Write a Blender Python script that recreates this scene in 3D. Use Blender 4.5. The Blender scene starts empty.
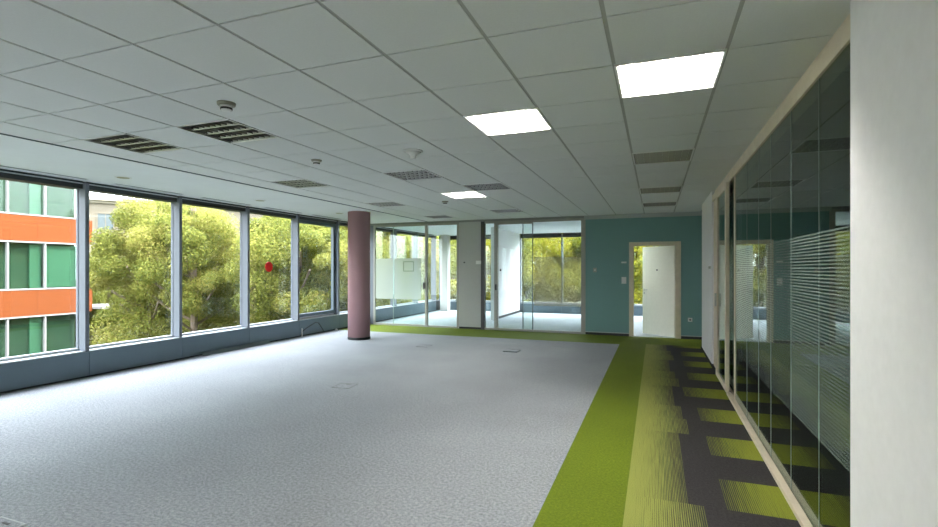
import bpy, math, random
import numpy as np
from mathutils import Vector, Matrix
random.seed(7)
sc = bpy.context.scene
col = sc.collection
CEIL = 2.709
XW = -7.35           # inner face of the window wall
YB = 11.55           # face of the back partition
XG = 0.84            # corridor glazing
YF = 16.7            # far window wall

# ------------------------------------------------------------------ helpers
class MB:
    def __init__(s): s.v = []; s.f = []; s.uv = []; s.mi = []
    def quad(s, pts, uv=None, mi=0):
        b = len(s.v); s.v += [tuple(p) for p in pts]; s.f.append(tuple(range(b, b+len(pts))))
        s.uv.append(uv or [(0, 0)]*len(pts)); s.mi.append(mi); return s
    def box(s, x0, x1, y0, y1, z0, z1, mi=0):
        b = len(s.v)
        s.v += [(x0,y0,z0),(x1,y0,z0),(x1,y1,z0),(x0,y1,z0),(x0,y0,z1),(x1,y0,z1),(x1,y1,z1),(x0,y1,z1)]
        for q in ((0,3,2,1),(4,5,6,7),(0,1,5,4),(1,2,6,5),(2,3,7,6),(3,0,4,7)):
            s.f.append(tuple(b+i for i in q)); s.uv.append([(0,0)]*4); s.mi.append(mi)
        return s
    def lathe(s, cx, cy, prof, n=32, axis='z', cz=0, mi=0):
        b = len(s.v)
        for r, h in prof:
            for k in range(n):
                a = 2*math.pi*k/n
                if axis == 'z': s.v.append((cx+r*math.cos(a), cy+r*math.sin(a), cz+h))
                elif axis == 'y': s.v.append((cx+r*math.cos(a), cy+h, cz+r*math.sin(a)))
                else: s.v.append((cx+h, cy+r*math.cos(a), cz+r*math.sin(a)))
        m = len(prof)
        for i in range(m-1):
            for k in range(n):
                k2 = (k+1) % n
                s.f.append((b+i*n+k, b+i*n+k2, b+(i+1)*n+k2, b+(i+1)*n+k)); s.uv.append([(0,0)]*4); s.mi.append(mi)
        s.f.append(tuple(b+k for k in reversed(range(n)))); s.uv.append([(0,0)]*n); s.mi.append(mi)
        s.f.append(tuple(b+(m-1)*n+k for k in range(n))); s.uv.append([(0,0)]*n); s.mi.append(mi)
        return s
    def tube(s, pts, r, n=8, mi=0):
        pts = [Vector(p) for p in pts]; b = len(s.v)
        for i, p in enumerate(pts):
            t = (pts[min(i+1, len(pts)-1)] - pts[max(i-1, 0)]).normalized()
            u = t.cross(Vector((0.3, 0.2, 1))).normalized(); w = t.cross(u)
            for k in range(n):
                a = 2*math.pi*k/n; s.v.append(tuple(p + u*(r*math.cos(a)) + w*(r*math.sin(a))))
        for i in range(len(pts)-1):
            for k in range(n):
                k2 = (k+1) % n
                s.f.append((b+i*n+k, b+i*n+k2, b+(i+1)*n+k2, b+(i+1)*n+k)); s.uv.append([(0,0)]*4); s.mi.append(mi)
        for base, rev in ((b, True), (b+(len(pts)-1)*n, False)):
            s.f.append(tuple(base+k for k in (reversed(range(n)) if rev else range(n)))); s.uv.append([(0,0)]*n); s.mi.append(mi)
        return s

def obj(name, mb, mats, parent=None, loc=None, smooth=False, bevel=0):
    me = bpy.data.meshes.new(name)
    off = Vector(loc) if loc is not None else Vector((0,0,0))
    me.from_pydata([tuple(Vector(v)-off) for v in mb.v], [], mb.f)
    if not isinstance(mats, (list, tuple)): mats = [mats]
    for m in mats: me.materials.append(m)
    if any(mb.mi): me.polygons.foreach_set('material_index', mb.mi)
    if any(any(c != (0,0) for c in u) for u in mb.uv):
        l = me.uv_layers.new(name='UVMap'); flat = [c for u in mb.uv for p in u for c in p]; l.data.foreach_set('uv', flat)
    if smooth:
        me.polygons.foreach_set('use_smooth', [len(p.vertices) <= 4 for p in me.polygons])
    me.update()
    o = bpy.data.objects.new(name, me); col.objects.link(o)
    if parent is not None: o.parent = parent
    elif loc is not None: o.location = off
    if bevel:
        b = o.modifiers.new('bevel', 'BEVEL'); b.width = bevel; b.segments = 2; b.limit_method = 'ANGLE'
    return o

def tag(o, label=None, cat=None, group=None, kind=None):
    if label: o['label'] = label
    if cat: o['category'] = cat
    if group: o['group'] = group
    if kind: o['kind'] = kind
    return o
def struct(name, mb, mats, **k):
    return tag(obj(name, mb, mats, **k), kind='structure')
def empty(name, loc=(0,0,0), rz=0):
    o = bpy.data.objects.new(name, None); col.objects.link(o); o.location = loc; o.rotation_euler = (0,0,rz)
    o.empty_display_size = 0.1
    return o
def copy_tree(o, parent=None):
    c = o.copy(); col.objects.link(c)
    if parent is not None: c.parent = parent
    for ch in [x for x in bpy.data.objects if x.parent == o]: copy_tree(ch, c)
    return c

# ------------------------------------------------------------------ materials
def nt(name):
    m = bpy.data.materials.new(name); m.use_nodes = True
    return m, m.node_tree.nodes, m.node_tree.links, m.node_tree.nodes['Principled BSDF']
def plain(name, c, rough=0.6, metal=0.0, noise=0.0, nscale=20, bump=0.0, bscale=200, spec=0.5, sheen=0):
    m, N, L, p = nt(name)
    p.inputs['Base Color'].default_value = (*c, 1); p.inputs['Roughness'].default_value = rough
    p.inputs['Metallic'].default_value = metal; p.inputs['Specular IOR Level'].default_value = spec
    tc = N.new('ShaderNodeTexCoord')
    if noise or not bump:
        n = N.new('ShaderNodeTexNoise'); n.inputs['Scale'].default_value = nscale; n.inputs['Detail'].default_value = 4
        L.new(tc.outputs['Object'], n.inputs['Vector'])
        r = N.new('ShaderNodeValToRGB'); k = max(noise, .02)
        r.color_ramp.elements[0].position = .3; r.color_ramp.elements[1].position = .7
        r.color_ramp.elements[0].color = (*[x*(1-k) for x in c], 1); r.color_ramp.elements[1].color = (*[min(1, x*(1+k)) for x in c], 1)
        L.new(n.outputs['Fac'], r.inputs['Fac']); L.new(r.outputs['Color'], p.inputs['Base Color'])
    if bump:
        n = N.new('ShaderNodeTexNoise'); n.inputs['Scale'].default_value = bscale; L.new(tc.outputs['Object'], n.inputs['Vector'])
        b = N.new('ShaderNodeBump'); b.inputs['Strength'].default_value = bump; b.inputs['Distance'].default_value = .002
        L.new(n.outputs['Fac'], b.inputs['Height']); L.new(b.outputs['Normal'], p.inputs['Normal'])
    return m

def carpet(name, c0, c1, scale=260, big=0.08, rough=0.95, sheen=0.0):
    """two-tone loop pile"""
    m, N, L, p = nt(name)
    tc = N.new('ShaderNodeTexCoord')
    n = N.new('ShaderNodeTexNoise'); n.inputs['Scale'].default_value = scale; n.inputs['Detail'].default_value = 3; n.inputs['Roughness'].default_value = .8
    L.new(tc.outputs['Object'], n.inputs['Vector'])
    n2 = N.new('ShaderNodeTexNoise'); n2.inputs['Scale'].default_value = scale*.22; n2.inputs['Detail'].default_value = 4
    L.new(tc.outputs['Object'], n2.inputs['Vector'])
    mx = N.new('ShaderNodeMath'); mx.operation = 'ADD'; L.new(n.outputs['Fac'], mx.inputs[0])
    m2 = N.new('ShaderNodeMath'); m2.operation = 'MULTIPLY'; m2.inputs[1].default_value = .35; L.new(n2.outputs['Fac'], m2.inputs[0]); L.new(m2.outputs[0], mx.inputs[1])
    r = N.new('ShaderNodeValToRGB'); r.color_ramp.elements[0].position = .50; r.color_ramp.elements[1].position = .86
    r.color_ramp.elements[0].color = (*c0, 1); r.color_ramp.elements[1].color = (*c1, 1)
    L.new(mx.outputs[0], r.inputs['Fac'])
    n3 = N.new('ShaderNodeTexNoise'); n3.inputs['Scale'].default_value = .9; n3.inputs['Detail'].default_value = 3
    L.new(tc.outputs['Object'], n3.inputs['Vector'])
    mp = N.new('ShaderNodeMapRange'); mp.inputs['From Min'].default_value = .3; mp.inputs['From Max'].default_value = .7
    mp.inputs['To Min'].default_value = 1-big; mp.inputs['To Max'].default_value = 1+big; L.new(n3.outputs['Fac'], mp.inputs['Value'])
    mul = N.new('ShaderNodeVectorMath'); mul.operation = 'SCALE'; L.new(r.outputs['Color'], mul.inputs[0]); L.new(mp.outputs[0], mul.inputs['Scale'])
    L.new(mul.outputs[0], p.inputs['Base Color'])
    p.inputs['Roughness'].default_value = rough; p.inputs['Specular IOR Level'].default_value = .25
    p.inputs['Sheen Weight'].default_value = sheen; p.inputs['Sheen Roughness'].default_value = .4
    b = N.new('ShaderNodeBump'); b.inputs['Strength'].default_value = .25; b.inputs['Distance'].default_value = .003
    L.new(n.outputs['Fac'], b.inputs['Height']); L.new(b.outputs['Normal'], p.inputs['Normal'])
    return m

def gradient_carpet(name, dark, green, lo=0.0, hi=1.0):
    """fine lengthwise lines; the share of green lines grows with UV x"""
    m, N, L, p = nt(name)
    uv = N.new('ShaderNodeUVMap'); uv.uv_map = 'UVMap'
    tc = N.new('ShaderNodeTexCoord')
    sx = N.new('ShaderNodeSeparateXYZ'); L.new(uv.outputs['UV'], sx.inputs[0])
    so = N.new('ShaderNodeSeparateXYZ'); L.new(tc.outputs['Object'], so.inputs[0])
    # line noise: constant along y (slowly varying), fast along x
    cb = N.new('ShaderNodeCombineXYZ')
    a = N.new('ShaderNodeMath'); a.operation = 'MULTIPLY'; a.inputs[1].default_value = 70; L.new(sx.outputs['X'], a.inputs[0])
    b = N.new('ShaderNodeMath'); b.operation = 'MULTIPLY'; b.inputs[1].default_value = 3; L.new(so.outputs['Y'], b.inputs[0])
    L.new(a.outputs[0], cb.inputs[0]); L.new(b.outputs[0], cb.inputs[1])
    n = N.new('ShaderNodeTexNoise'); n.inputs['Scale'].default_value = 1.0; n.inputs['Detail'].default_value = 2; L.new(cb.outputs[0], n.inputs['Vector'])
    w = N.new('ShaderNodeTexNoise'); w.inputs['Scale'].default_value = 230; w.inputs['Detail'].default_value = 3; L.new(tc.outputs['Object'], w.inputs['Vector'])
    # fac = smoothstep around share
    mp = N.new('ShaderNodeMapRange'); mp.inputs['From Min'].default_value = 0; mp.inputs['From Max'].default_value = 1
    mp.inputs['To Min'].default_value = lo; mp.inputs['To Max'].default_value = hi; L.new(sx.outputs['X'], mp.inputs['Value'])
    s = N.new('ShaderNodeMath'); s.operation = 'ADD'; wa = N.new('ShaderNodeMath'); wa.operation = 'MULTIPLY'; wa.inputs[1].default_value = 2*math.pi*38; L.new(sx.outputs['X'], wa.inputs[0])
    wb = N.new('ShaderNodeMath'); wb.operation = 'SINE'; L.new(wa.outputs[0], wb.inputs[0])
    wc = N.new('ShaderNodeMath'); wc.operation = 'MULTIPLY_ADD'; wc.inputs[1].default_value = .16; L.new(wb.outputs[0], wc.inputs[0]); ws = N.new('ShaderNodeMath'); ws.operation = 'MULTIPLY_ADD'; ws.inputs[1].default_value = .55; ws.inputs[2].default_value = .225; L.new(n.outputs['Fac'], ws.inputs[0]); L.new(ws.outputs[0], wc.inputs[2])
    L.new(wc.outputs[0], s.inputs[0]); L.new(mp.outputs[0], s.inputs[1])
    wv = N.new('ShaderNodeMath'); wv.operation = 'MULTIPLY_ADD'; wv.inputs[1].default_value = .3; L.new(w.outputs['Fac'], wv.inputs[0]); L.new(s.outputs[0], wv.inputs[2])
    st = N.new('ShaderNodeMapRange'); st.inputs['From Min'].default_value = .95; st.inputs['From Max'].default_value = 1.30; L.new(wv.outputs[0], st.inputs['Value'])
    mix = N.new('ShaderNodeMix'); mix.data_type = 'RGBA'; mix.inputs['A'].default_value = (*dark, 1); mix.inputs['B'].default_value = (*green, 1)
    L.new(st.outputs[0], mix.inputs['Factor'])
    mr = N.new('ShaderNodeMapRange'); mr.inputs['From Min'].default_value = .3; mr.inputs['From Max'].default_value = .7; mr.inputs['To Min'].default_value = .6; mr.inputs['To Max'].default_value = 1.35
    L.new(w.outputs['Fac'], mr.inputs['Value'])
    sc_ = N.new('ShaderNodeVectorMath'); sc_.operation = 'SCALE'; L.new(mix.outputs['Result'], sc_.inputs[0]); L.new(mr.outputs[0], sc_.inputs['Scale'])
    L.new(sc_.outputs[0], p.inputs['Base Color']); p.inputs['Roughness'].default_value = .95; p.inputs['Specular IOR Level'].default_value = .2
    return m

def glass(name, tint=(.93,.97,.95), f0=0.04, ior_gain=1.0, rough=0.0):
    """pane: see-through with mirror reflection by angle (Schlick)"""
    m = bpy.data.materials.new(name); m.use_nodes = True; N = m.node_tree.nodes; L = m.node_tree.links; N.clear()
    out = N.new('ShaderNodeOutputMaterial'); t = N.new('ShaderNodeBsdfTransparent'); t.inputs[0].default_value = (*tint, 1)
    g = N.new('ShaderNodeBsdfGlossy'); g.inputs['Roughness'].default_value = rough; g.inputs['Color'].default_value = (.97,1,.99,1)
    lw = N.new('ShaderNodeLayerWeight'); lw.inputs['Blend'].default_value = .5
    pw = N.new('ShaderNodeMath'); pw.operation = 'POWER'; pw.inputs[1].default_value = 5; L.new(lw.outputs['Facing'], pw.inputs[0])
    ma = N.new('ShaderNodeMath'); ma.operation = 'MULTIPLY_ADD'; ma.inputs[1].default_value = (1-f0)*ior_gain; ma.inputs[2].default_value = f0; ma.use_clamp = True
    L.new(pw.outputs[0], ma.inputs[0])
    mx = N.new('ShaderNodeMixShader'); L.new(ma.outputs[0], mx.inputs[0]); L.new(t.outputs[0], mx.inputs[1]); L.new(g.outputs[0], mx.inputs[2])
    L.new(mx.outputs[0], out.inputs[0]); return m

def film(name, c, cover):
    """etched film on glass: partly scattering, partly clear"""
    m = bpy.data.materials.new(name); m.use_nodes = True; N = m.node_tree.nodes; L = m.node_tree.links; N.clear()
    out = N.new('ShaderNodeOutputMaterial'); t = N.new('ShaderNodeBsdfTransparent')
    d = N.new('ShaderNodeBsdfDiffuse'); d.inputs[0].default_value = (*c, 1); tl = N.new('ShaderNodeBsdfTranslucent'); tl.inputs[0].default_value = (*c, 1)
    a = N.new('ShaderNodeMixShader'); a.inputs[0].default_value = .5; L.new(d.outputs[0], a.inputs[1]); L.new(tl.outputs[0], a.inputs[2])
    b = N.new('ShaderNodeMixShader'); b.inputs[0].default_value = cover; L.new(t.outputs[0], b.inputs[1]); L.new(a.outputs[0], b.inputs[2])
    L.new(b.outputs[0], out.inputs[0]); return m

def emit(name, c, s):
    m = bpy.data.materials.new(name); m.use_nodes = True; N = m.node_tree.nodes; L = m.node_tree.links; N.clear()
    out = N.new('ShaderNodeOutputMaterial'); e = N.new('ShaderNodeEmission'); e.inputs[0].default_value = (*c, 1); e.inputs[1].default_value = s
    L.new(e.outputs[0], out.inputs[0]); return m

def leafmat(name, cols, trans=.45):
    m = bpy.data.materials.new(name); m.use_nodes = True; N = m.node_tree.nodes; L = m.node_tree.links; N.clear()
    out = N.new('ShaderNodeOutputMaterial')
    at = N.new('ShaderNodeAttribute'); at.attribute_name = 'tone'
    oi = N.new('ShaderNodeObjectInfo')
    ad = N.new('ShaderNodeMath'); ad.operation = 'MULTIPLY_ADD'; ad.inputs[1].default_value = .25; L.new(oi.outputs['Random'], ad.inputs[0]); L.new(at.outputs['Fac'], ad.inputs[2])
    r = N.new('ShaderNodeValToRGB'); e = r.color_ramp.elements
    e[0].position = 0.05; e[0].color = (*cols[0], 1); e[1].position = 1.1 if False else 1.0; e[1].color = (*cols[-1], 1)
    for i, c in enumerate(cols[1:-1]):
        x = e.new((i+1)/(len(cols)-1)); x.color = (*c, 1)
    L.new(ad.outputs[0], r.inputs['Fac'])
    d = N.new('ShaderNodeBsdfPrincipled'); d.inputs['Roughness'].default_value = .7; d.inputs['Specular IOR Level'].default_value = .1; L.new(r.outputs[0], d.inputs['Base Color'])
    t = N.new('ShaderNodeBsdfTranslucent'); L.new(r.outputs[0], t.inputs[0])
    mx = N.new('ShaderNodeMixShader'); mx.inputs[0].default_value = trans; L.new(d.outputs[0], mx.inputs[1]); L.new(t.outputs[0], mx.inputs[2])
    L.new(mx.outputs[0], out.inputs[0]); return m

def brushed(name, c, rough=.45, metal=.0):
    return plain(name, c, rough, metal, noise=.03, nscale=6)

M = {}
M['tile'] = plain('ceiling tile mineral fibre', (.74,.76,.745), .95, noise=.02, nscale=90, spec=.1)
M['plaster'] = plain('white plasterboard ceiling', (.80,.83,.84), .9, noise=.015, nscale=2, spec=.1)
M['runner'] = plain('grey ceiling runner', (.42,.43,.40), .7)
M['void'] = plain('dark ceiling void', (.03,.03,.03), .9)
M['white'] = plain('white wall paint', (.79,.79,.80), .85, noise=.01, nscale=3, spec=.2)
M['greywall'] = plain('grey laminate panel', (.44,.45,.42), .6, noise=.01)
M['teal'] = plain('teal wall paint', (.185,.33,.315), .85, noise=.02, nscale=2, spec=.2)
M['black'] = plain('black skirting', (.012,.014,.014), .6)
M['lip'] = plain('pale skirting lip', (.45,.50,.50), .6)
M['alu'] = brushed('blue grey window aluminium', (.14,.162,.19), .55)
M['headr'] = plain('black window head', (.018,.024,.028), .5)
M['alud'] = brushed('dark grey window aluminium', (.10,.13,.155), .45)
M['sill'] = plain('pale sill aluminium', (.48,.51,.53), .5)
M['panel'] = plain('blue grey base panel', (.115,.165,.20), .45, noise=.03, nscale=3)
M['gasket'] = plain('black rubber gasket', (.012,.013,.014), .8)
M['maple'] = plain('pale beige frame', (.68,.60,.46), .5, noise=.06, nscale=9)
M['frame'] = plain('greige partition frame', (.36,.36,.31), .5)
M['framed'] = plain('dark partition post', (.05,.052,.05), .5)
M['mauve'] = plain('mauve column paint', (.37,.215,.225), .75, noise=.02, nscale=4)
M['door'] = plain('cream door leaf', (.86,.87,.77), .6)
M['chrome'] = plain('brushed steel', (.55,.55,.53), .3, 1.0)
M['dark'] = plain('dark plastic', (.03,.03,.03), .5)
M['wplastic'] = plain('white plastic', (.75,.76,.74), .45)
M['bplastic'] = plain('aged beige plastic', (.36,.36,.30), .55)
M['red'] = plain('red sticker', (.75,.005,.004), .5)
M['carpet'] = carpet('grey loop carpet', (.07,.08,.095), (.53,.555,.585), 230)
M['carpet_back'] = carpet('pale grey loop carpet', (.20,.24,.26), (.50,.55,.58), 210)
M['green'] = carpet('green loop carpet', (.055,.085,.004), (.20,.26,.015), 260)
M['charcoal'] = carpet('charcoal loop carpet', (.010,.009,.010), (.058,.054,.055), 260)
M['grad'] = gradient_carpet('green lined carpet tile', (.040,.040,.030), (.27,.29,.07), .29, .85)
M['grad2'] = gradient_carpet('bright green lined carpet tile', (.035,.034,.032), (.22,.25,.03), .30, .95)
M['pane'] = glass('window glass', (.98,.985,.985))
M['pglass'] = glass('partition glass', (.95,.99,.975))
M['cglass'] = glass('dark corridor glass', (.50,.62,.56), .05, 1.0)
M['joint'] = plain('glass joint edge', (.36,.46,.42), .3)
M['film'] = film('pale frosted film', (.80,.86,.78), .42)
M['film2'] = film('grey frosted film', (.62,.56,.40), .34)
M['stripe'] = film('white stripe film', (.66,.82,.74), .20); M['stripe_thin'] = film('worn stripe film', (.66,.82,.74), .09)  # second film has lower cover, used on the farther panes
M['metal'] = plain('louvre aluminium', (.34,.34,.33), .35, 1.0); M['louvre_lit'] = plain('white louvre', (.9,.9,.88), .5)  # second louvre is a whitened copy, lamp light put into its colour
M['housing'] = plain('lamp housing', (.05,.05,.05), .5)  # dark copy, shade inside unlit fixtures put into the colour
M['lamp'] = emit('lit fluorescent tube', (1, .97, .90), 130.0)
M['glow'] = emit('glowing diffuser', (1,.985,.95), 5.0)
M['housing_lit'] = plain('white lamp housing', (.9,.9,.88), .5)  # pale copy of the housing, lamp light put into its colour
M['tubeoff'] = plain('unlit tube', (.30,.31,.30), .3)
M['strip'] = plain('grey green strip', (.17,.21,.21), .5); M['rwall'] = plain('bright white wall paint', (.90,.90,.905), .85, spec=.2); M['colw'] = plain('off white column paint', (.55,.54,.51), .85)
M['rimg'] = plain('grey rim', (.17,.18,.19), .6)

# ------------------------------------------------------------------ floor
fl = MB()
XL = -7.55
def rect(mb, x0, x1, y0, y1, mi, uv=None, z=0.0):
    mb.quad([(x0,y0,z),(x1,y0,z),(x1,y1,z),(x0,y1,z)], uv or [(0,0),(0,0),(0,0),(0,0)], mi)
YG = 10.25
rect(fl, XL, -.67, -5, YG, 0)                      # grey field
rect(fl, -.67, -.18, -5, YG, 1)                    # green lane
rect(fl, XL, 1.2, YG+.22, YB, 1); rect(fl, XL, -.18, YG, YG+.22, 1)
T = .4833
k0 = -18
y = 3.45 + k0*T
rnd = random.Random(3)
k = k0
while y < YG+.2:
    y1 = min(y+T, YG+.22)
    # lined column
    xe = [.255, .195, .195, .285][k % 4] if k != 0 else .195
    xs = [.42, .42, .42, .32][(k//2) % 4]
    rect(fl, -.18, xe, y, y1, 2, [(1,0),(0,0),(0,1),(1,1)])
    if k % 2 == 0:     # bright patch row
        rect(fl, xe, xs, y, y1, 4)
        rect(fl, xs, .80, y, y1, 3, [(0,0),(.85,0),(.85,1),(0,1)])
        rect(fl, .80, 1.2, y, y1, 4)
    else:
        rect(fl, xe, 1.2, y, y1, 4)
    y += T; k += 1
struct('floor', fl, [M['carpet'], M['green'], M['grad'], M['grad2'], M['charcoal']])
fb = MB(); rect(fb, XL, 1.2, YB, YF+.1, 0); rect(fb, 1.2, 4.3, -5, YF, 0)
struct('floor', fb, M['carpet_back'])
sl = MB(); sl.box(-7.9, 4.6, -5.2, 17.1, -.4, -.004); struct('floor', sl, M['void'])

# ------------------------------------------------------------------ ceiling
GX, GY, P6 = -.2309, 3.0569, .6
XE = -5.5
lights = {(0,0):1, (-2,1):1, (-5,7):1, (-4,6):0, (-8,0):0, (-6,0):0, (-8,4):0, (-5,4):0, (-8,8):0, (-5,11):0, (-8,12):0, (0,4):0, (0,8):0, (0,11):0}
tiles = MB(); g = .011; gy = .0055
for i in range(-9, 2):
    for j in range(-14, 15):
        if (i,j) in lights or (i,j) in ((0,-7),(-4,-7),(-8,-7)): continue
        x0, x1 = max(GX+i*P6, XE+.03), min(GX+(i+1)*P6, .90)
        y0, y1 = GY+j*P6, min(GY+(j+1)*P6, YB)
        if x1-x0 < .05 or y1-y0 < .03: continue
        tiles.box(x0+g, x1-g, y0+gy, y1-gy, CEIL, CEIL+.018)
struct('ceiling', tiles, M['tile'])
rn = MB()
for i in range(-8, 3):
    x = GX+i*P6
    if x < .9: rn.box(x-.012, x+.012, -5, YB, CEIL+.005, CEIL+.03)
for j in range(-14, 15):
    yy = GY+j*P6
    rn.box(XE+.03, .9, yy-.012, yy+.012, CEIL+.009, CEIL+.026)
struct('ceiling', rn, M['runner'])
pb = MB(); pb.box(XW-.08, XE, -5, YB+.05, CEIL, CEIL+.03); struct('ceiling', pb, M['plaster'])
pb = MB(); pb.box(-7.9, 4.6, YB+.06, YF+.05, CEIL, CEIL+.03); struct('ceiling', pb, M['plaster'])
ch = MB(); ch.box(XE, XE+.035, -5, YB, CEIL+.012, CEIL+.03); ch.box(XE-.001, XE+.006, -5, YB, CEIL-.004, CEIL+.03)
struct('trim_1', ch, M['alud'])
vd = MB(); vd.box(-7.9, 4.6, -5.2, 17.1, CEIL+.22, CEIL+.4); struct('ceiling', vd, M['void'])
sd = MB(); sd.box(XE-.1, XE, -5, YB, CEIL+.03, CEIL+.22); sd.box(-7.6,4.6,YB+.02,YB+.06,CEIL+.03,CEIL+.22); sd.box(.9,.95,-5,YB,CEIL+.03,CEIL+.22)
struct('ceiling', sd, M['void'])

# luminaires ---------------------------------------------------------
def luminaire(lit):
    t = empty('ceiling_luminaire')
    f = MB(); w = .288; r = .30
    for a in ((-r,r,-r,-w),(-r,r,w,r),(-r,-w,-w,w),(w,r,-w,w)): f.box(a[0],a[1],a[2],a[3],-.006,.012)
    obj('frame', f, M['wplastic'], t)
    h = MB(); e = .29
    h.box(-e,e,-e,e,.10,.104); h.box(-e,e,-e,-e+.004,.012,.10); h.box(-e,e,e-.004,e,.012,.10); h.box(-e,-e+.004,-e,e,.012,.10); h.box(e-.004,e,-e,e,.012,.10)
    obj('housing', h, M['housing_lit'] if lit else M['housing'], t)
    for k in range(4):
        tb = MB(); yy = -.2175+.145*k
        tb.lathe(-.27, yy, [(.013,0),(.013,.54)], 12, 'x', .07); obj('tube', tb, M['lamp'] if lit else M['tubeoff'], t, smooth=True)
    lv = MB()
    for k in range(5):
        yy = -.288+.144*k
        lv.quad([(-w,yy-.018,.045),(w,yy-.018,.045),(w,yy,.002),(-w,yy,.002)]); lv.quad([(-w,yy+.018,.045),(w,yy+.018,.045),(w,yy,.002),(-w,yy,.002)])
    for k in range(9):
        xx = -.256+.064*k
        lv.box(xx-.0015, xx+.0015, -w, w, .006, .045)
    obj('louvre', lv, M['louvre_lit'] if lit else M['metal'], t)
    if lit:
        d_ = MB(); d_.box(-.285,.285,-.285,.285,.088,.094); obj('diffuser', d_, M['glow'], t)  # added glowing panel behind the tubes, stands in for their light on the reflector
    return t
P1, P0 = luminaire(1), luminaire(0)
LAB = {
 (0,0):'large lit recessed ceiling light nearest the corridor glass wall', (-2,1):'lit recessed ceiling light, the middle one of three that are on',
 (-5,7):'small distant lit recessed ceiling light, farthest of the three that are on', (-4,6):'unlit grey ceiling light touching the corner of the farthest lit one',
 (-8,0):'dark unlit louvred ceiling light at far left of the tiled ceiling', (-6,0):'unlit louvred ceiling light with bright reflections, next to the beige smoke detector',
 (-8,4):'unlit louvred ceiling light above the window with the red dot', (-5,4):'unlit louvred ceiling light behind the white cone speaker',
 (-8,8):'faint unlit ceiling light just above the mauve column', (-5,11):'faint unlit ceiling light over the sliding glass door',
 (-8,12):'farthest faint unlit ceiling light over the grey partition panel', (0,4):'unlit louvred ceiling light, nearest of three in line towards the teal wall',
 (0,8):'unlit louvred ceiling light, middle of three in line towards the teal wall', (0,11):'unlit louvred ceiling light, closest of all to the teal wall above the door'}
used = {0: False, 1: False}
lights_added = [(0,-7),(-4,-7),(-8,-7),(None,None)]  # fill lights added out of view to brighten the room and open door
for (i,j), lit in lights.items():
    src = P1 if lit else P0
    o = src if not used[lit] else copy_tree(src)
    used[lit] = True
    o.location = (GX+(i+.5)*P6, GY+(j+.5)*P6, CEIL)
    tag(o, LAB[(i,j)], 'ceiling light', 'lit ceiling lights' if lit else 'unlit ceiling lights')

for q, (i,j) in enumerate(lights_added):
    o = copy_tree(P1); o.location = (GX+(i+.5)*P6, GY+(j+.5)*P6, CEIL) if i is not None else (-1.08, 12.05, CEIL-.12)
    tag(o, ['lit ceiling light behind the viewpoint on the corridor side','lit ceiling light behind the viewpoint in the middle of the room','lit ceiling light behind the viewpoint on the window side','lit ceiling light inside the small room behind the open cream door'][q], 'ceiling light', 'lit ceiling lights')

# detectors ----------------------------------------------------------
def cell(i, j): return (GX+(i+.5)*P6, GY+(j+.5)*P6, CEIL)
def detector(i, j, s, label):
    t = empty('smoke_detector', cell(i,j)); t.scale = (s,s,s)
    b = MB(); b.lathe(0,0,[(.052,-.022),(.062,-.018),(.064,0)],28); obj('base', b, M['bplastic'], t, smooth=True)
    b = MB(); b.lathe(0,0,[(.020,-.060),(.036,-.056),(.040,-.034),(.046,-.022)],28); obj('sensing_head', b, M['wplastic'], t, smooth=True)
    b = MB(); b.lathe(0,0,[(.030,-.0505),(.0405,-.050),(.0415,-.040),(.040,-.036)],28); obj('vent_ring', b, M['dark'], t, smooth=True)
    tag(t, label, 'smoke detector', 'smoke detectors')
detector(-5,-1,1.0,'beige smoke detector nearest the camera beside the bright louvred light')
detector(-6,2,.9,'small smoke detector on a tile left of the white cone speaker')
detector(-6,8,.9,'small smoke detector left of the farthest lit ceiling light')
t = empty('ceiling_speaker', cell(-4,2))
b = MB(); b.lathe(0,0,[(.088,-.014),(.100,-.008),(.102,0)],36); obj('flange', b, M['wplastic'], t, smooth=True)
b = MB(); b.lathe(0,0,[(.016,-.085),(.026,-.080),(.030,-.055),(.046,-.034),(.085,-.014)],36); obj('cone', b, M['wplastic'], t, smooth=True)
tag(t, 'white flared cone speaker hanging under a ceiling tile', 'ceiling speaker')

# downlights and slots in the plasterboard --------------------------
for (x,yy), lb in zip(((-6.61,4.53),(-6.56,6.91),(-6.45,9.1)), ('round recessed downlight nearest the camera in the plasterboard strip','round recessed downlight above the window with the red dot','round recessed downlight just left of the mauve column top')):
    t = empty('downlight', (x,yy,CEIL))
    b = MB(); n=28
    b.lathe(0,0,[(.092,-.004),(.097,0)],n); obj('rim', b, M['wplastic'], t, smooth=True)
    b = MB(); b.lathe(0,0,[(.070,-.006),(.072,-.004)],n); obj('reflector', b, plain('dull gold reflector', (.34,.32,.20), .4, .3), t)
    tag(t, lb, 'downlight', 'downlights in the plasterboard ceiling')
bays = [4.57-1.45*4 + 1.4525*k for k in range(0)]
ME = [4.57, 6.01, 7.47, 8.90, 10.38, 11.83, 13.29, 14.74, 16.18]     # mullion far edges
ME = [4.57-1.45*k for k in (6,5,4,3,2,1)] + ME
names = {3.12:'slot air diffuser in front of the window facing the orange building', 4.57:'slot air diffuser in front of the first window showing trees', 6.01:'slot air diffuser in front of the second window showing trees',
         7.47:'slot air diffuser in front of the window with the red dot', 8.90:'slot air diffuser in front of the window that opens, by the column'}
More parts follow.
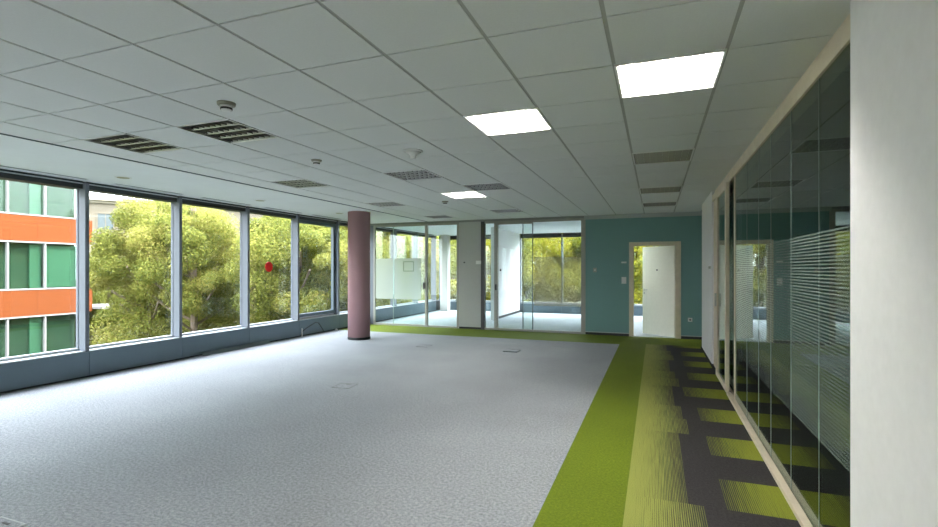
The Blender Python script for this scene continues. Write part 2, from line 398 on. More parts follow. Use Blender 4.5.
for k, lb in names.items():
    b = MB(); xc = -7.19
    b.box(xc-.028, xc-.018, k+.24, k+1.32, CEIL-.004, CEIL); b.box(xc+.018, xc+.028, k+.24, k+1.32, CEIL-.004, CEIL)
    b.box(xc-.018, xc+.018, k+.24, k+.25, CEIL-.004, CEIL); b.box(xc-.018, xc+.018, k+1.31, k+1.32, CEIL-.004, CEIL)
    t = empty('slot_diffuser', (0,0,0)); obj('frame', b, M['sill'], t)
    b = MB(); b.box(xc-.018, xc+.018, k+.25, k+1.31, CEIL-.0015, CEIL-.0005); b.box(xc-.002, xc+.002, k+.25, k+1.31, CEIL-.004, CEIL)
    obj('blade', b, M['housing'], t)
    tag(t, lb, 'air diffuser', 'slot air diffusers along the windows')

# ------------------------------------------------------------------ window wall
wn = 1
def bay(y0, y1, num, opening=False):
    """one window bay: pane between the mullion that ends at y0 and the one that ends at y1"""
    t = empty('window_%d' % num, (XW, y0, 0)); tag(t, kind='structure')
    L_ = (XW, y0, 0)
    def part(n, mb, m, **k):
        o = obj(n, mb, m, None, **k); o.parent = t; o.location = (-XW, -y0, 0); return o
    m = MB(); m.box(-7.49, XW-.0, y1-.052, y1, .36, CEIL-.03)
    part('mullion', m, [M['alu']])
    m = MB(); m.box(-7.535,-7.49, y1-.058, y1+.008, .36, CEIL); part('outer_mullion', m, M['alu'])
    f = MB(); f.box(-7.54,-7.48, y0, y1-.055, .36, .40); part('bottom_rail', f, M['sill'])
    s = MB(); s.box(-7.52,-7.35, y0, y1-.0551, .352, .366); part('sill', s, M['sill'])
    h = MB(); h.box(-7.60,-7.40, y0, y1-.055, 2.605, CEIL+.02); part('head_rail', h, M['headr'])
    h = MB(); h.box(-7.40,-7.388, y0, y1-.055, 2.668, 2.682); part('head_bead', h, M['sill'])
    p = MB(); p.box(-7.517,-7.507, y0+.008, y1-.058, .395, 2.61); part('pane', p, M['pane'])
    if opening:
        s = MB(); a0, a1, z0, z1 = y0+.009, y1-.059, .41, 2.60; w = .075
        for bx in ((a0,a0+.04,z0,z1),(a1-w,a1,z0,z1),(a0+.04,a1-w,z0,z0+w),(a0+.04,a1-w,z1-w,z1)):
            s.box(-7.506,-7.43,bx[0],bx[1],bx[2],bx[3])
        part('sash', s, brushed('slate blue sash', (.10,.14,.17), .4), bevel=.004)
        hd = MB(); hd.box(-7.43,-7.385,a0+.02,a0+.05,1.40,1.54); hd.box(-7.385,-7.365,a0+.025,a0+.045,1.42,1.44); hd.box(-7.37,-7.355,a0+.025,a0+.045,1.42,1.55)
        part('handle', hd, M['dark'])
num = 1; tr = 2
for a, b_ in zip(ME[:-1], ME[1:]):
    bay(a, b_, num, opening=abs(a-8.90) < .01); num += 1
    m = MB(); m.box(-7.60, XW, a+.002, b_-.002, 0, .352)
    o = struct('trim_%d' % tr, m, M['panel'], bevel=.003); tr += 1
m = MB(); m.box(-7.60, XW-.01, -5, 17, .0, .34); struct('wall_left', m, M['gasket'])
m = MB(); m.box(-7.60, XW, -5, ME[0], 0, CEIL); struct('wall_left', m, M['white'])
# black strip standing in for the shadow at the foot of the window wall
m = MB(); m.box(XW-.002, XW+.004, -5, YF, 0, .022); struct('baseboard_left', m, M['black'])

# ------------------------------------------------------------------ far window wall (beyond the partition)
FX = [-7.30, -5.85, -4.40, -2.95, -1.50, -.05, 1.40]
for a, b_ in zip(FX[:-1], FX[1:]):
    t = empty('window_%d' % num, (0,0,0)); tag(t, kind='structure'); num += 1
    m = MB(); m.box(b_-.025, b_+.025, YF-.02, YF+.16, .30, CEIL-.05); obj('mullion', m, M['alud'] if b_ > -3.5 else M['alu'], t)
    m = MB(); m.box(a+.025, b_-.025, YF+.02, YF+.12, .30, .36); obj('bottom_rail', m, M['sill'], t)
    m = MB(); m.box(a+.025, b_-.025, YF+.02, YF+.12, 2.56, CEIL+.02); obj('head_rail', m, M['gasket'], t)
    m = MB(); m.box(a+.025, b_-.025, YF+.08, YF+.09, .36, 2.56); obj('pane', m, M['pane'], t)
    m = MB(); m.box(a+.002, b_-.002, YF-.04, YF+.14, 0, .30); struct('trim_%d' % tr, m, M['panel']); tr += 1
m = MB(); m.box(-7.62, -7.30, YF-.45, YF+.2, 0, CEIL)
m2 = MB(); m2.box(-7.45, -7.34, YF-.05, YF+.1, .3, CEIL); struct('wall_back', m2, M['alud'])
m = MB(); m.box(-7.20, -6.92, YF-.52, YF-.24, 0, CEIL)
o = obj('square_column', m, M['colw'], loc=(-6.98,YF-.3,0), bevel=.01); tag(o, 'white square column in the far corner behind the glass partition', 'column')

# dividing walls behind the partition
m = MB(); m.box(-4.50,-4.40,13.75,YF-.05,0,CEIL); struct('wall_back', m, M['white'])
m = MB(); m.box(-4.40,-4.388,13.75,YF-.05,0,.07); struct('baseboard_back', m, M['black'])
m = MB(); m.box(-1.50,-1.40,YB+.12,YF-.05,0,CEIL); struct('wall_back', m, M['white'])
m = MB(); m.box(1.20,1.30,9.0,YF-.0,0,CEIL); struct('wall_right', m, M['white'])

# ------------------------------------------------------------------ teal wall with door
m = MB(); y0, y1 = YB, YB+.11
m.box(-1.50,-.50,y0,y1,0,CEIL+.05); m.box(.46,1.25,y0,y1,0,CEIL+.05); m.box(-.50,.46,y0,y1,2.05,CEIL+.05)
struct('wall_back', m, M['teal'])
m = MB(); m.box(-1.5,-.55,y0-.012,y0,0,.055); m.box(.51,1.25,y0-.012,y0,0,.055); struct('baseboard_back', m, M['black'])
m = MB(); m.box(-1.5,-.55,y0-.014,y0,.055,.070); m.box(.51,1.25,y0-.014,y0,.055,.070); struct('baseboard_back', m, M['lip'])
m = MB(); m.box(-1.53,1.25,y0-.05,y0,2.665,CEIL+.01); m.box(-1.53,1.25,y0-.03,y0,2.625,2.665); struct('trim_%d' % tr, m, plain('pale ceiling trim', (.42,.47,.46), .6)); tr += 1
t = empty('door_1', (0,YB,0)); tag(t, kind='structure')
def P_(n, mb, mt, par, loc, **k):
    o = obj(n, mb, mt, None, **k); o.parent = par; o.location = (-loc[0], -loc[1], -loc[2]); return o
l = (0,YB,0)
m = MB(); m.box(-.55,-.455,y0-.02,y1+.02,0,2.09); m.box(.40,.51,y0-.02,y1+.02,0,2.09); m.box(-.455,.40,y0-.02,y1+.02,2.005,2.09)
P_('frame', m, M['maple'], t, l, bevel=.004)
leaf = empty('door_leaf', (.395,.07,0), 0); leaf.parent = t; leaf.rotation_euler = (0,0,-math.radians(38))
m = MB(); m.box(-.84,0,-.02,.02,.01,2.0); obj('slab', m, M['door'], leaf, bevel=.003)
m = MB(); m.lathe(-.79,-.02,[(.022,0),(.022,-.008)],16,'y',1.02); m.tube([(-.79,-.025,1.02),(-.79,-.06,1.02),(-.78,-.065,1.02),(-.67,-.065,1.02)],.009); m.lathe(-.79,-.02,[(.022,0),(.022,-.008)],16,'y',.94)
obj('handle', m, M['chrome'], leaf, smooth=True)
m = MB(); m.lathe(-.44,-.02,[(.016,0),(.016,-.02)],14,'y',1.47); obj('coat_hook', m, M['dark'], leaf)

# wall fittings
def plate(name, x, z, w, h, mat, label, cat, extra=None, y=YB, d=.014):
    m = MB(); m.box(-w/2, w/2, -d, 0, -h/2, h/2)
    t = empty(name, (x,y,z)); obj('cover', m, mat, t, bevel=.003)
    if extra:
        for (n,mb,mt) in extra: obj(n, mb, mt, t)
    tag(t, label, cat); return t
a = MB(); a.lathe(0,-.014,[(.018,0),(.016,-.014)],16,'y',0)
plate('thermostat', -1.29, 1.47, .075, .10, M['bplastic'], 'small beige thermostat on the teal wall beside the glass room', 'thermostat', [('dial',a,M['wplastic'])])
a = MB(); a.box(-.05,.05,-.0145,-.0125,-.003,.003)
plate('name_plate', -.66, 1.64, .11, .035, M['wplastic'], 'small blank white plate left of the open door, topmost fitting there', 'sign')
a = MB(); a.box(-.028,-.002,-.02,-.012,-.045,.045); a2 = MB(); a2.box(.002,.028,-.02,-.012,-.045,.045)
plate('light_switch', -.66, 1.24, .10, .15, M['wplastic'], 'white double light switch on the teal wall left of the door', 'light switch', [('rocker',a,M['wplastic']),('rocker',a2,M['wplastic'])])
a = MB(); a.lathe(0,-.014,[(.019,.0),(.019,-.002)],16,'y',0)
plate('wall_socket', .69, .41, .085, .085, M['wplastic'], 'white power socket low on the teal wall right of the door', 'socket', [('socket_well',a,M['housing'])])
# ------------------------------------------------------------------ glass partition (left part)
def pparts(root, loc):
    def f(n, mb, mt, **k): return P_(n, mb, mt, root, loc, **k)
    return f
# header across
m = MB(); m.box(-7.60,-1.50,YB-.03,YB+.09,2.66,CEIL+.03); struct('trim_%d' % tr, m, plain('header profile', (.26,.27,.25), .6)); tr += 1

loc = (-7.35,YB,0); t = empty('glass_partition', loc); F = pparts(t, loc)
m = MB()
m.box(-7.35,-7.10,YB,YB+.05,.0,2.66)
F('wall_infill', m, M['alu'])
m = MB(); m.box(-7.10,-5.56,YB,YB+.05,2.61,2.66); m.box(-7.10,-5.56,YB,YB+.05,0,.05); m.box(-7.10,-7.05,YB,YB+.05,.05,2.61); m.box(-5.56,-5.50,YB-.02,YB+.07,0,2.66)
m.box(-5.50,-4.64,YB,YB+.05,2.61,2.66); m.box(-5.50,-4.64,YB,YB+.05,0,.04); m.box(-4.68,-4.62,YB-.01,YB+.06,.04,2.61)
F('frame', m, M['frame'], bevel=.003)
m = MB(); m.box(-7.05,-5.56,YB+.02,YB+.03,.05,2.61); F('pane', m, M['pglass'])
m = MB(); m.box(-5.50,-4.68,YB+.02,YB+.03,.04,2.61); F('pane', m, M['pglass'])
m = MB(); m.box(-7.05,-6.50,YB+.016,YB+.019,.70,1.77); F('frosted_film', m, M['film'])
m = MB(); m.box(-6.51,-6.495,YB+.012,YB+.038,.05,2.61); F('glass_edge', m, M['joint'])
tag(t, 'clear glass partition with pale frosted band, right of the mauve column', 'glass partition')
loc = (-6.0,YB,0); t = empty('door_2', loc); tag(t, kind='structure'); F = pparts(t, loc)
m = MB(); m.box(-6.48,-5.60,YB-.035,YB-.025,.06,2.60); F('pane', m, M['pglass'])
m = MB(); m.box(-6.44,-5.66,YB-.039,YB-.036,.70,1.77); F('frosted_film', m, M['film'])
m = MB(); m.lathe(-5.68,YB-.045,[(.022,0),(.022,.014)],14,'y',1.49); F('handle', m, M['chrome'])
m = MB(); m.box(-5.60,-5.555,YB-.05,YB-.02,.98,1.14); F('lock', m, M['dark'])
# document frame on the door
x0,x1,z0,z1 = -6.17,-5.86,1.43,1.69
t = empty('document_frame', (-6.0,YB-.05,1.56)); m = MB(); e=.016
for bx in ((x0,x1,z0,z0+e),(x0,x1,z1-e,z1),(x0,x0+e,z0+e,z1-e),(x1-e,x1,z0+e,z1-e)): m.box(bx[0],bx[1],YB-.048,YB-.040,bx[2],bx[3])
o = obj('frame', m, plain('dark green frame', (.10,.13,.09), .5)); o.parent = t; o.location = (6.0,-(YB-.05),-1.56)
tag(t, 'empty dark outlined document frame stuck on the frosted glass door', 'frame')

# solid grey panel
m = MB(); m.box(-4.62,-4.03,YB-.01,YB+.09,.05,2.66); o = struct('wall_back', m, M['greywall'])
m = MB(); m.box(-4.62,-4.03,YB+.01,YB+.09,0,.05); struct('baseboard_back', m, M['black'])
m = MB(); m.box(-4.03,-3.94,YB-.03,YB+.09,0,2.66); struct('trim_%d' % tr, m, M['framed']); tr += 1
plate('card_reader', -4.09, 1.655, .13, .085, M['wplastic'], 'white plastic box on the right edge of the grey panel', 'card reader', y=YB-.01, d=.03)
m = MB(); m.box(-4.49,-4.45,YB-.018,YB-.01,1.64,1.67); o = obj('wall_plug', m, M['dark'], loc=(-4.47,YB-.01,1.65)); tag(o, 'tiny dark plug left in the middle of the grey panel', 'wall plug')

# right partition with sliding door
loc = (-2.8,YB,0); t = empty('glass_partition', loc); F = pparts(t, loc)
m = MB(); m.box(-3.94,-1.50,YB,YB+.06,2.61,2.66); m.box(-3.94,-1.50,YB,YB+.06,0,.05)
m.box(-3.69,-3.60,YB-.02,YB+.06,.05,2.61); m.box(-1.60,-1.50,YB-.01,YB+.08,0,2.66)
F('frame', m, M['frame'], bevel=.003)
m = MB(); m.box(-3.94,-3.69,YB+.02,YB+.03,.05,2.61); F('pane', m, M['pglass'])
m = MB(); m.box(-2.98,-1.60,YB+.02,YB+.03,.05,2.61); F('pane', m, M['pglass'])
m = MB(); m.box(-2.985,-2.965,YB+.01,YB+.035,.05,2.61); F('glass_edge', m, plain('dark glass edge', (.06,.10,.10), .3))
m = MB(); m.box(-2.70,-1.605,YB+.016,YB+.019,.62,1.78); F('frosted_film', m, M['film2'])
tag(t, 'clear glass partition beside the teal wall with grey frosted band', 'glass partition')
loc = (-3.1,YB,0); t = empty('door_3', loc); tag(t, kind='structure'); F = pparts(t, loc)
m = MB(); m.box(-3.60,-2.72,YB-.040,YB-.028,.04,2.60); F('pane', m, M['pglass'])
m = MB(); m.box(-2.735,-2.715,YB-.045,YB-.022,.04,2.60); F('glass_edge', m, plain('black door edge', (.03,.05,.05), .3))
m = MB(); m.box(-3.62,-2.715,YB-.055,YB-.02,2.57,2.62); m.box(-3.62,-2.715,YB-.055,YB-.02,.02,.06); F('frame', m, M['frame'])
m = MB(); m.box(-3.66,-3.62,YB-.05,YB-.02,.98,1.12); F('handle', m, M['dark'])
m = MB(); m.lathe(0,0,[(.03,0),(.03,.03)],16,'x',0); o = obj('coat_hook', m, M['dark'], loc=(0,0,0)); o.location = (-4.40,14.35,1.46); tag(o, 'dark round hook on the white wall inside the glass room', 'coat hook')

# ------------------------------------------------------------------ round column
t = empty('round_column', (-5.94,9.09,0))
m = MB(); m.lathe(0,0,[(.235,.05),(.235,CEIL)],64); obj('shaft', m, M['mauve'], t, smooth=True)
m = MB(); m.lathe(0,0,[(.237,0),(.241,.01),(.241,.045),(.236,.052)],64); obj('base_ring', m, M['black'], t, smooth=True)
tag(t, 'round mauve column with black base ring standing near the windows', 'column')

# ------------------------------------------------------------------ right side
m = MB(); m.box(.825,1.10,-5,2.71,0,CEIL+.03); struct('wall_right', m, M['rwall'], bevel=.004)
m = MB(); m.box(.82,1.20,8.55,10.32,.02,CEIL); struct('wall_right', m, M['white'])
m = MB(); m.lathe(.82,8.74,[(.02,0),(.02,-.03)],14,'x',1.52); o = obj('coat_hook', m, M['chrome'], loc=(.82,8.74,1.52)); tag(o, 'small dark hook on the end of the short white wall', 'coat hook')
# top and bottom rails
m = MB(); m.box(.860,.93,2.70,8.55,2.635,CEIL+.03); m.box(.825,.93,2.70,8.55,2.545,2.635); struct('trim_%d' % tr, m, M['maple'], bevel=.003); tr += 1
loc = (XG,4.7,0); t = empty('glass_partition', loc); F = pparts(t, loc)
m = MB(); m.box(.79,.8395,2.72,6.6,0,.035); m.box(.84,.90,2.72,6.6,0,.012); m.box(.832,.86,6.26,6.33,.035,2.545); m.box(.845,.90,7.95,8.55,0,2.545)
F('frame', m, M['maple'], bevel=.004)
JY = [2.72,3.22,3.82,4.43,4.92,5.51,6.26]
for a, b_ in zip(JY[:-1], JY[1:]):
    m = MB(); m.box(XG,XG+.006,a+.0003,b_-.0003,.012,2.545); F('pane', m, M['cglass'])
    m = MB(); n_ = 60; zt, zb = 1.71, .56; pit = (zt-zb)/n_
    if a < 5.9:
        for q in range(n_): m.box(XG-.0018,XG-.0004,a+.003,b_-.003,zb+q*pit,zb+q*pit+pit*.5)
        F('striped_film', m, M['stripe'] if a < 3.5 else M['stripe_thin'])
for yj in JY[1:-1]:
    m = MB(); m.box(XG-.002,XG-.0002,yj-.0015,yj+.0015,.04,2.545); F('joint', m, M['joint'])
tag(t, 'tall dark green corridor glass wall with fine horizontal stripe film', 'glass partition')
loc = (.85,7.8,0); t = empty('door_4', loc); tag(t, kind='structure'); F = pparts(t, loc)
m = MB(); m.box(.79,.83,6.66,6.76,.012,2.545); m.box(.79,.83,7.57,7.74,.012,2.545); m.box(.79,.83,6.76,7.57,.012,.08); m.box(.79,.83,6.76,7.57,2.47,2.545)
F('frame', m, M['maple'], bevel=.003)
m = MB(); m.box(.805,.815,6.76,7.57,.08,2.49); F('pane', m, M['cglass'])
m = MB(); m.box(.765,.79,7.62,7.65,.98,1.16); F('handle', m, M['chrome'])
m = MB(); m.box(.86,.90,6.601,7.95,0,.03); F('jamb', m, M['maple'])
m = MB(); m.box(.865,.875,6.33,7.95,.03,2.545); F('fixed_pane', m, M['cglass'])
# dark room behind the corridor glass
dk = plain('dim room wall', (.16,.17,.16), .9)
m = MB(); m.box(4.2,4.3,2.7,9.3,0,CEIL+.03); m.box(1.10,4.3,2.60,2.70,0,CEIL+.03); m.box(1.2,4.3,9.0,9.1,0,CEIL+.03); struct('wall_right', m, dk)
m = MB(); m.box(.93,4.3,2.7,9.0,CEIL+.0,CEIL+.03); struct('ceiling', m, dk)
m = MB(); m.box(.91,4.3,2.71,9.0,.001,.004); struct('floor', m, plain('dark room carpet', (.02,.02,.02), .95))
# wall behind the camera
m = MB(); m.box(-7.6,1.1,-5.1,-5.0,0,CEIL+.03); struct('wall_front', m, M['white'])

# ------------------------------------------------------------------ small things on the floor
def floor_box(x, y, s, rz, label, rim, dz=.004):
    t = empty('floor_box', (x,y,0), rz)
    m = MB(); e=.006; h = s/2
    for bx in ((-h,h,-h,-h+e),(-h,h,h-e,h),(-h,-h+e,-h+e,h-e),(h-e,h,-h+e,h-e)): m.box(*bx,0,dz+.001)
    obj('rim', m, rim, t)
    m = MB(); m.box(-h+e,h-e,-h+e,h-e,0,dz-.0015); obj('lid', m, M['carpet'], t)
    m = MB(); m.box(-.03,.03,h-.045,h-.03,dz-.0015,dz+.0005); obj('cable_flap', m, M['dark'], t)
    tag(t, label, 'floor box', 'carpeted floor boxes'); return t
floor_box(-3.72,5.37,.24,.1,'carpeted floor box in the middle of the grey carpet, seen edge on', M['rimg'])
o = floor_box(-2.45,8.72,.26,0,'floor box with dark raised edge nearest the sliding glass door', M['alud'], .014)
floor_box(-4.2,8.68,.24,0,'faint floor box on the carpet to the right of the mauve column', M['rimg'])
floor_box(-3.57,1.68,.24,0,'floor box with bright metal rim at the bottom left', M['sill'], .006)
for (ya, yb, xx, lb) in ((6.35,7.75,-7.27,'long dark metal strip lying along the base panels'),(7.35,7.95,-7.315,'short metal strip lying behind the long one by the base panels')):
    m = MB(); m.box(xx-.02,xx+.02,ya,yb,.0,.012); m.box(xx-.02,xx-.012,ya,yb,.012,.055); m.box(xx+.012,xx+.02,ya,yb,.012,.04)
    o = obj('metal_strip', m, M['strip'], loc=(xx,ya,0)); tag(o, lb, 'metal strip', 'loose metal strips')
t = empty('loose_cable', (-7.3,9.0,0))
pts = []
K = [(8.95,.01),(8.98,.10),(9.10,.17),(9.25,.225),(9.42,.265),(9.55,.24),(9.63,.16),(9.70,.07),(9.74,.012)]
for yy, z in K: pts.append((-7.325+.02*math.sin(yy*9), yy, z))
fine = []
for i in range(len(pts)-1):
    for q in range(4):
        f_ = q/4; fine.append(tuple(Vector(pts[i])*(1-f_)+Vector(pts[i+1])*f_))
fine.append(pts[-1])
m = MB(); m.tube(fine,.009); o = obj('cable', m, M['dark']); o.parent = t; o.location=(7.3,-9,0)
m = MB(); m.box(-7.32,-7.30,8.93,8.945,0,.18); o = obj('white_end', m, M['wplastic']); o.parent = t; o.location=(7.3,-9,0)
tag(t, 'black cable loop rising from the floor against the base panel left of the column', 'cable')
m = MB(); m.lathe(0,0,[(.03,0),(.032,.02),(.02,.045)],14); o = obj('cable_plug', m, M['wplastic'], loc=(0,0,0)); o.location=(-7.24,10.1,0); tag(o, 'small white plug on the floor left of the mauve column', 'plug')
# red dot on the window
m = MB(); m.lathe(0,0,[(.105,0),(.105,.003)],40,'x'); o = obj('round_sticker', m, M['red'], loc=(0,0,0)); o.location=(-7.506,8.150,1.54); tag(o, 'round red sticker on the window glass', 'sticker')

# ================================================================== OUTSIDE
GZ = -6.8
m = MB(); m.box(-160,160,-120,200,GZ-.2,GZ); struct('ground', m, plain('rough lawn', (.04,.05,.012), .95, noise=.5, nscale=.6))
# ---- orange office building
def cladding():
    m_, N, L, p = nt('orange terracotta cladding')
    tc = N.new('ShaderNodeTexCoord'); mp = N.new('ShaderNodeMapping'); mp.inputs['Rotation'].default_value = (math.radians(90),0,math.radians(90))
    sx = N.new('ShaderNodeSeparateXYZ'); cb = N.new('ShaderNodeCombineXYZ'); L.new(tc.outputs['Object'], sx.inputs[0]); L.new(sx.outputs['Y'], cb.inputs[0]); L.new(sx.outputs['Z'], cb.inputs[1])
    b = N.new('ShaderNodeTexBrick'); b.offset = 0; b.inputs['Scale'].default_value = 1; b.inputs['Brick Width'].default_value = 1.45; b.inputs['Row Height'].default_value = .2
    b.inputs['Mortar Size'].default_value = .012; b.inputs['Color1'].default_value = (.125,.037,.012,1); b.inputs['Color2'].default_value = (.118,.034,.011,1); b.inputs['Mortar'].default_value = (.09,.027,.01,1)
    L.new(cb.outputs[0], b.inputs['Vector']); L.new(b.outputs[0], p.inputs['Base Color']); p.inputs['Roughness'].default_value = .8; p.inputs['Specular IOR Level'].default_value = .03; return m_
clad = cladding()
ogl = plain('green office glass', (.05,.13,.10), .06, spec=.9)
olg = plain('pale green curtain', (.12,.19,.15), .8, spec=.05)
ofr = plain('white window frame', (.17,.17,.165), .7, spec=.05)
t = empty('office_building', (-27,8,GZ)); loc=(-27,8,GZ); F = pparts(t, loc)
m = MB(); m.box(-40,-27.35,-8,16.3,GZ,12); F('core', m, plain('dark office interior', (.075,.095,.075), .8, spec=.05))
FL = [3.95-3.43*k + 3.43*3 for k in range(7)]      # tops of the orange bands
for zt in FL:
    if zt-1.2 < GZ: continue
    m = MB(); m.box(-27.5,-26.95,-8,16.9,zt-1.19,zt); F('cladding_band', m, clad)
    m = MB(); m.box(-27.35,-26.93,-8,16.4,zt,zt+.07); m.box(-27.35,-26.93,-8,16.4,zt-1.26,zt-1.19); F('sill_line', m, ofr)
    k = 0
    yy = 16.32
    while yy > -6:
        m = MB(); m.box(-27.10,-26.96,yy-.07,yy,zt+.07,zt+2.17); F('window_post', m, ofr)
        m = MB(); m.box(-27.14,-27.10,yy-1.45,yy-.07,zt+.07,zt+2.17); F('window_pane', m, M['pane'] if False else glass('tinted office glass', (.68,.80,.73), .03) if k==0 and zt==FL[0] else bpy.data.materials.get('tinted office glass') or ogl)
        if k % 3 == 1:
            m = MB(); m.box(-27.33,-27.2,yy-.55,yy-.10,zt+.07,zt+2.17); F('curtain', m, olg)
        if k % 3 == 0 and abs(zt-.52) < .3:
            m = MB(); m.box(-27.2,-27.16,yy-1.4,yy-.07,zt+.1,zt+2.1); F('blind', m, olg)
        yy -= 1.45; k += 1
m = MB(); m.box(-28.5,-26.2,16.9,19.0,-.55,-.42); F('canopy', m, ofr)
tag(t, 'office building with orange cladding bands and green glass, outside the leftmost window', 'building')

# ---- cream building behind the trees
c_, s_ = math.cos(.36033), math.sin(.36033)
def at(u, D):
    a = (u-469)/495.14
    return (D*(-s_+a*c_), D*(c_+a*s_))
A = Vector((*at(84,54),0)); B = Vector((*at(300,66),0))
dv = (B-A); Lb = dv.length; ang = math.atan2(dv.y, dv.x)
cream = plain('cream rendered facade', (.125,.11,.083), .9, spec=.05, noise=.04, nscale=.5)
creamg = plain('grey blue facade window', (.07,.085,.09), .15, spec=.8)
t = empty('apartment_building', (A.x,A.y,GZ), ang)
Hc = 9.0-GZ
m = MB(); m.box(0,Lb,0,12,0,Hc); obj('facade', m, cream, t)
m = MB(); m.box(-.4,Lb+.4,-.5,12,Hc,Hc+.35); m.box(-.2,Lb+.2,-.25,12,Hc-.25,Hc); obj('cornice', m, plain('pale cornice', (.19,.17,.13), .9, spec=.05), t)
for r_ in range(4):
    zt = 7.6-GZ - 3.5*r_
    m = MB(); m.box(-.1,Lb+.1,-.12,0,zt-2.6,zt-2.4); obj('string_course', m, plain('pale string course', (.19,.17,.13), .9, spec=.05), t)
    for q in range(int(Lb/2.9)):
        x = 1.2+2.9*q
        fr = MB(); fr.box(x-.12,x,-.08,.05,zt-1.7,zt); fr.box(x+1.4,x+1.52,-.08,.05,zt-1.7,zt); fr.box(x-.12,x+1.52,-.08,.05,zt,zt+.15); fr.box(x+.66,x+.74,-.05,.05,zt-1.7,zt)
        f_ = obj('window', fr, cream, t)
        pn = MB(); pn.box(x,x+1.4,-.02,.02,zt-1.7,zt); obj('pane', pn, creamg, f_)
tag(t, 'cream apartment building with cornice behind the trees', 'building')

# ---- trees
leafA = leafmat('yellow green leaves', [(.045,.060,.012),(.12,.14,.026),(.205,.205,.042),(.34,.29,.10)], .45)
leafB = leafmat('golden leaves', [(.05,.065,.006),(.12,.13,.009),(.20,.185,.012),(.26,.22,.03)], .5)
bark = plain('grey brown bark', (.12,.09,.065), .95, noise=.3, nscale=8)
def crown_mesh(name, seed, R, H, nleaf, size, mat):
    rg = np.random.default_rng(seed)
    nb = 85
    # blob centres fill an ellipsoid, denser near its shell
    d = rg.normal(size=(nb,3)); d /= np.linalg.norm(d,axis=1)[:,None]
    rad = rg.uniform(.35,1.0,nb)**.5
    cen = d*rad[:,None]*np.array([R*.82,R*.82,H*.86])
    br = rg.uniform(.45,.95,nb)*R/3.2
    tone_b = rg.uniform(0,.35,nb)
    idx = rg.integers(0,nb,nleaf)
    d = rg.normal(size=(nleaf,3)); d /= np.linalg.norm(d,axis=1)[:,None]
    rr = rg.uniform(.3,1.08,nleaf)**.6
    pos = cen[idx] + d*(br[idx]*rr)[:,None]*np.array([1,1,.8])
    nrm = d + rg.normal(size=(nleaf,3))*.6 + np.array([0,0,.35]); nrm /= np.linalg.norm(nrm,axis=1)[:,None]
    up = rg.normal(size=(nleaf,3)); a = np.cross(nrm, up); a /= np.linalg.norm(a,axis=1)[:,None]; b = np.cross(nrm,a)
    s = size*rg.uniform(.6,1.35,nleaf)[:,None]
    v = np.empty((nleaf,4,3)); v[:,0] = pos-a*s; v[:,1] = pos-b*s*.55+nrm*s*.12; v[:,2] = pos+a*s; v[:,3] = pos+b*s*.55+nrm*s*.12
    me = bpy.data.meshes.new(name); me.vertices.add(nleaf*4); me.vertices.foreach_set('co', v.reshape(-1).astype(np.float32))
    me.loops.add(nleaf*4); me.loops.foreach_set('vertex_index', np.arange(nleaf*4, dtype=np.int32))
    me.polygons.add(nleaf); me.polygons.foreach_set('loop_start', np.arange(0,nleaf*4,4,dtype=np.int32)); me.polygons.foreach_set('loop_total', np.full(nleaf,4,dtype=np.int32))
    at_ = me.attributes.new('tone','FLOAT','FACE'); at_.data.foreach_set('value', (tone_b[idx]+rg.uniform(0,.5,nleaf)).astype(np.float32))
    me.materials.append(mat); me.update(calc_edges=True); return me
def trunk_mesh(name, seed, base, R):
    r_ = random.Random(seed); mb = MB()
    mb.tube([(0,0,base),(.05,0,base*.6),(0,.06,base*.25),(.05,0,.2),(0,0,R*.5)], .17, 8)
    for q in range(11):
        a = q*2.4; h = base*.3+(q/11)*R*.6; l = R*r_.uniform(.5,.8)
        mb.tube([(0,0,h),(math.cos(a)*l*.5,math.sin(a)*l*.5,h+l*.15),(math.cos(a)*l,math.sin(a)*l,h+l*.4)], .045, 6)
    me = bpy.data.meshes.new(name); me.from_pydata(mb.v,[],mb.f); me.materials.append(bark); me.update(); return me
CR = [crown_mesh('crown_a',1,3.2,3.0,130000,.046,leafA), crown_mesh('crown_b',2,3.2,3.3,130000,.046,leafA), crown_mesh('crown_c',3,3.4,3.6,110000,.058,leafB)]
TK = [trunk_mesh('trunk_a',4,-7.6,3), trunk_mesh('trunk_b',5,-7.6,3)]
nt_ = [0]
def tree(x, y, z, s, kind, label, rz=None):
    nt_[0] += 1
    t = empty('tree', (x,y,GZ), rz if rz is not None else nt_[0]*1.7)
    o = bpy.data.objects.new('foliage', CR[kind]); col.objects.link(o); o.parent = t; o.location = (0,0,z-GZ); o.scale = (s,s,s)
    o = bpy.data.objects.new('trunk', TK[nt_[0] % 2]); col.objects.link(o); o.parent = t; o.location = (0,0,z-GZ); k_ = (z-GZ)/7.6; o.scale = (s,s,k_)
    tag(t, label, 'tree', 'trees outside the windows')
L_ = [  # u, D, z, scale, kind, label
 (108,29,-.2,.70,0,'small pale tree right beside the end of the orange building'),
 (152,19,2.0,.78,0,'yellow green tree filling the first window right of the orange building'),
 (193,17.5,1.9,.68,1,'tall tree in the left half of the second tree window'),
 (297,17,1.3,.76,1,'tree behind the window with the red sticker'),
 (325,19.5,1.6,1.05,0,'tall tree behind the window that opens'),
 (365,22.5,1.6,1.15,1,'tree behind the mauve column'),
 (402,25.5,2.0,1.15,0,'tree seen through the frosted glass door'),
 (430,30,2.4,1.2,2,'yellow tree left of the white square column'),
]
for u,D,z,s,k,lb in L_:
    x,y_ = at(u,D); tree(x,y_,z,s,k,lb)
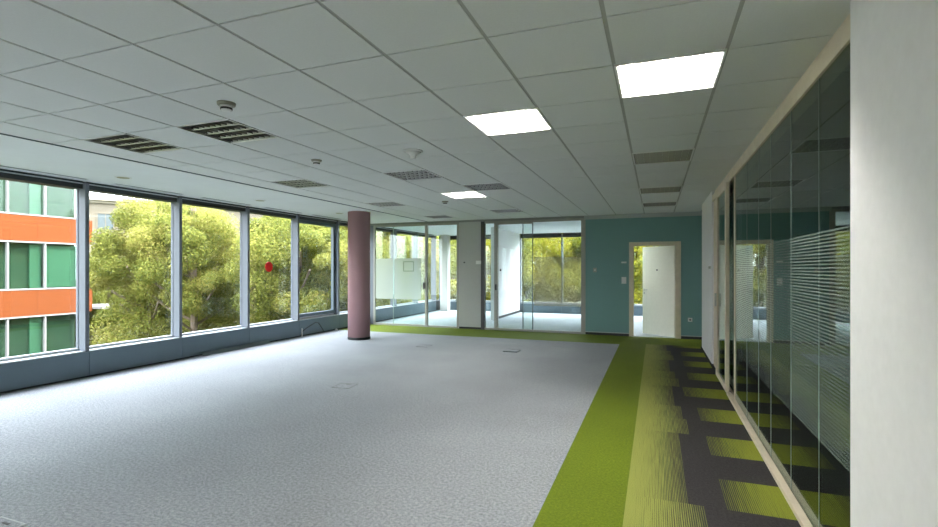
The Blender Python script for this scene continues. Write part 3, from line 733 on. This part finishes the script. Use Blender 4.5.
B_ = [(140,36,-1.4,1.2,0,'hazy tree low behind the small pale tree'),(180,34,-1.2,1.25,1,'back row tree low in front of the cream building'),(243,31,-2.2,1.1,1,'back row tree low between the second and third tree windows'),
      (300,32,.8,1.2,0,'back row tree between the red sticker window and the opening window'),(345,33,1.6,1.3,1,'back row tree left of the column'),(385,36,2.2,1.4,0,'back row tree through the frosted partition')]
for u,D,z,s,k,lb in B_:
    x,y_ = at(u,D); tree(x,y_,z,s,k,lb)
for x,y_,z,s,lb in ((-11.5,28.5,.6,1.1,'golden tree behind the white square column'),(-6.6,27,.5,1.15,'golden tree seen in the narrow glass strip beside the grey panel'),(-3.4,29.5,.7,1.15,'golden tree seen left in the glass room window'),
        (.2,27.5,.5,1.15,'golden tree seen right in the glass room window'),(4.4,29,.6,1.2,'golden tree seen through the open door'),(9.5,28.5,.6,1.2,'golden tree farthest right behind the teal wall')):
    tree(x,y_,z,s,2,lb)
for u,D,s in ((112,31,.7),(150,22,.66),(178,20,.66),(215,20,.66),(250,19.5,.66),(290,19,.6),(330,20,.66),(375,25,.7),(415,28,.7)):
    x,y_ = at(u,D); nt_[0] += 1
    t = empty('shrub', (x,y_,GZ), nt_[0]*1.1)
    o = bpy.data.objects.new('foliage', CR[nt_[0]%2]); col.objects.link(o); o.parent = t; o.location=(0,0,4.5); o.scale=(s*1.3,s*1.3,s*1.5)
    tag(t, 'green undergrowth below the tree crowns outside the windows', 'shrub', 'undergrowth below the tree crowns')

# ------------------------------------------------------------------ light
w = bpy.data.worlds.new('world'); sc.world = w; w.use_nodes = True
N = w.node_tree.nodes; L = w.node_tree.links; bg = N['Background']
tc = N.new('ShaderNodeTexCoord'); sx = N.new('ShaderNodeSeparateXYZ'); L.new(tc.outputs['Generated'], sx.inputs[0])
r = N.new('ShaderNodeValToRGB'); r.color_ramp.elements[0].position = .0; r.color_ramp.elements[0].color = (.20,.21,.215,1)
r.color_ramp.elements[1].position = .36; r.color_ramp.elements[1].color = (.87,.925,1,1)
L.new(sx.outputs['Z'], r.inputs['Fac']); L.new(r.outputs[0], bg.inputs['Color']); bg.inputs['Strength'].default_value = 11
sun = bpy.data.lights.new('sun','SUN'); sun.energy = 5.0; sun.angle = math.radians(3); sun.color = (1,.93,.80)
so = bpy.data.objects.new('sun', sun); col.objects.link(so)
so.rotation_euler = Vector((-.62,-.25,-.80)).to_track_quat('-Z','Y').to_euler()

# ------------------------------------------------------------------ camera
cam = bpy.data.cameras.new('camera'); co = bpy.data.objects.new('camera', cam); col.objects.link(co)
co.location = (0,0,1.5); co.rotation_euler = (math.radians(90),0,.36033)
cam.sensor_width = 36; cam.lens = 495.14/938*36; cam.shift_y = 5.2/938; cam.clip_start = .05; cam.clip_end = 500
sc.camera = co
sc.view_settings.view_transform = 'Standard'; sc.view_settings.look = 'None'; sc.view_settings.exposure = 1.06; sc.view_settings.gamma = 1
sc.cycles.max_bounces = 10; sc.cycles.diffuse_bounces = 5; sc.cycles.glossy_bounces = 5; sc.cycles.transparent_max_bounces = 24
sc.cycles.use_denoising = True; sc.cycles.sample_clamp_indirect = 8; sc.cycles.caustics_reflective = False; sc.cycles.caustics_refractive = False
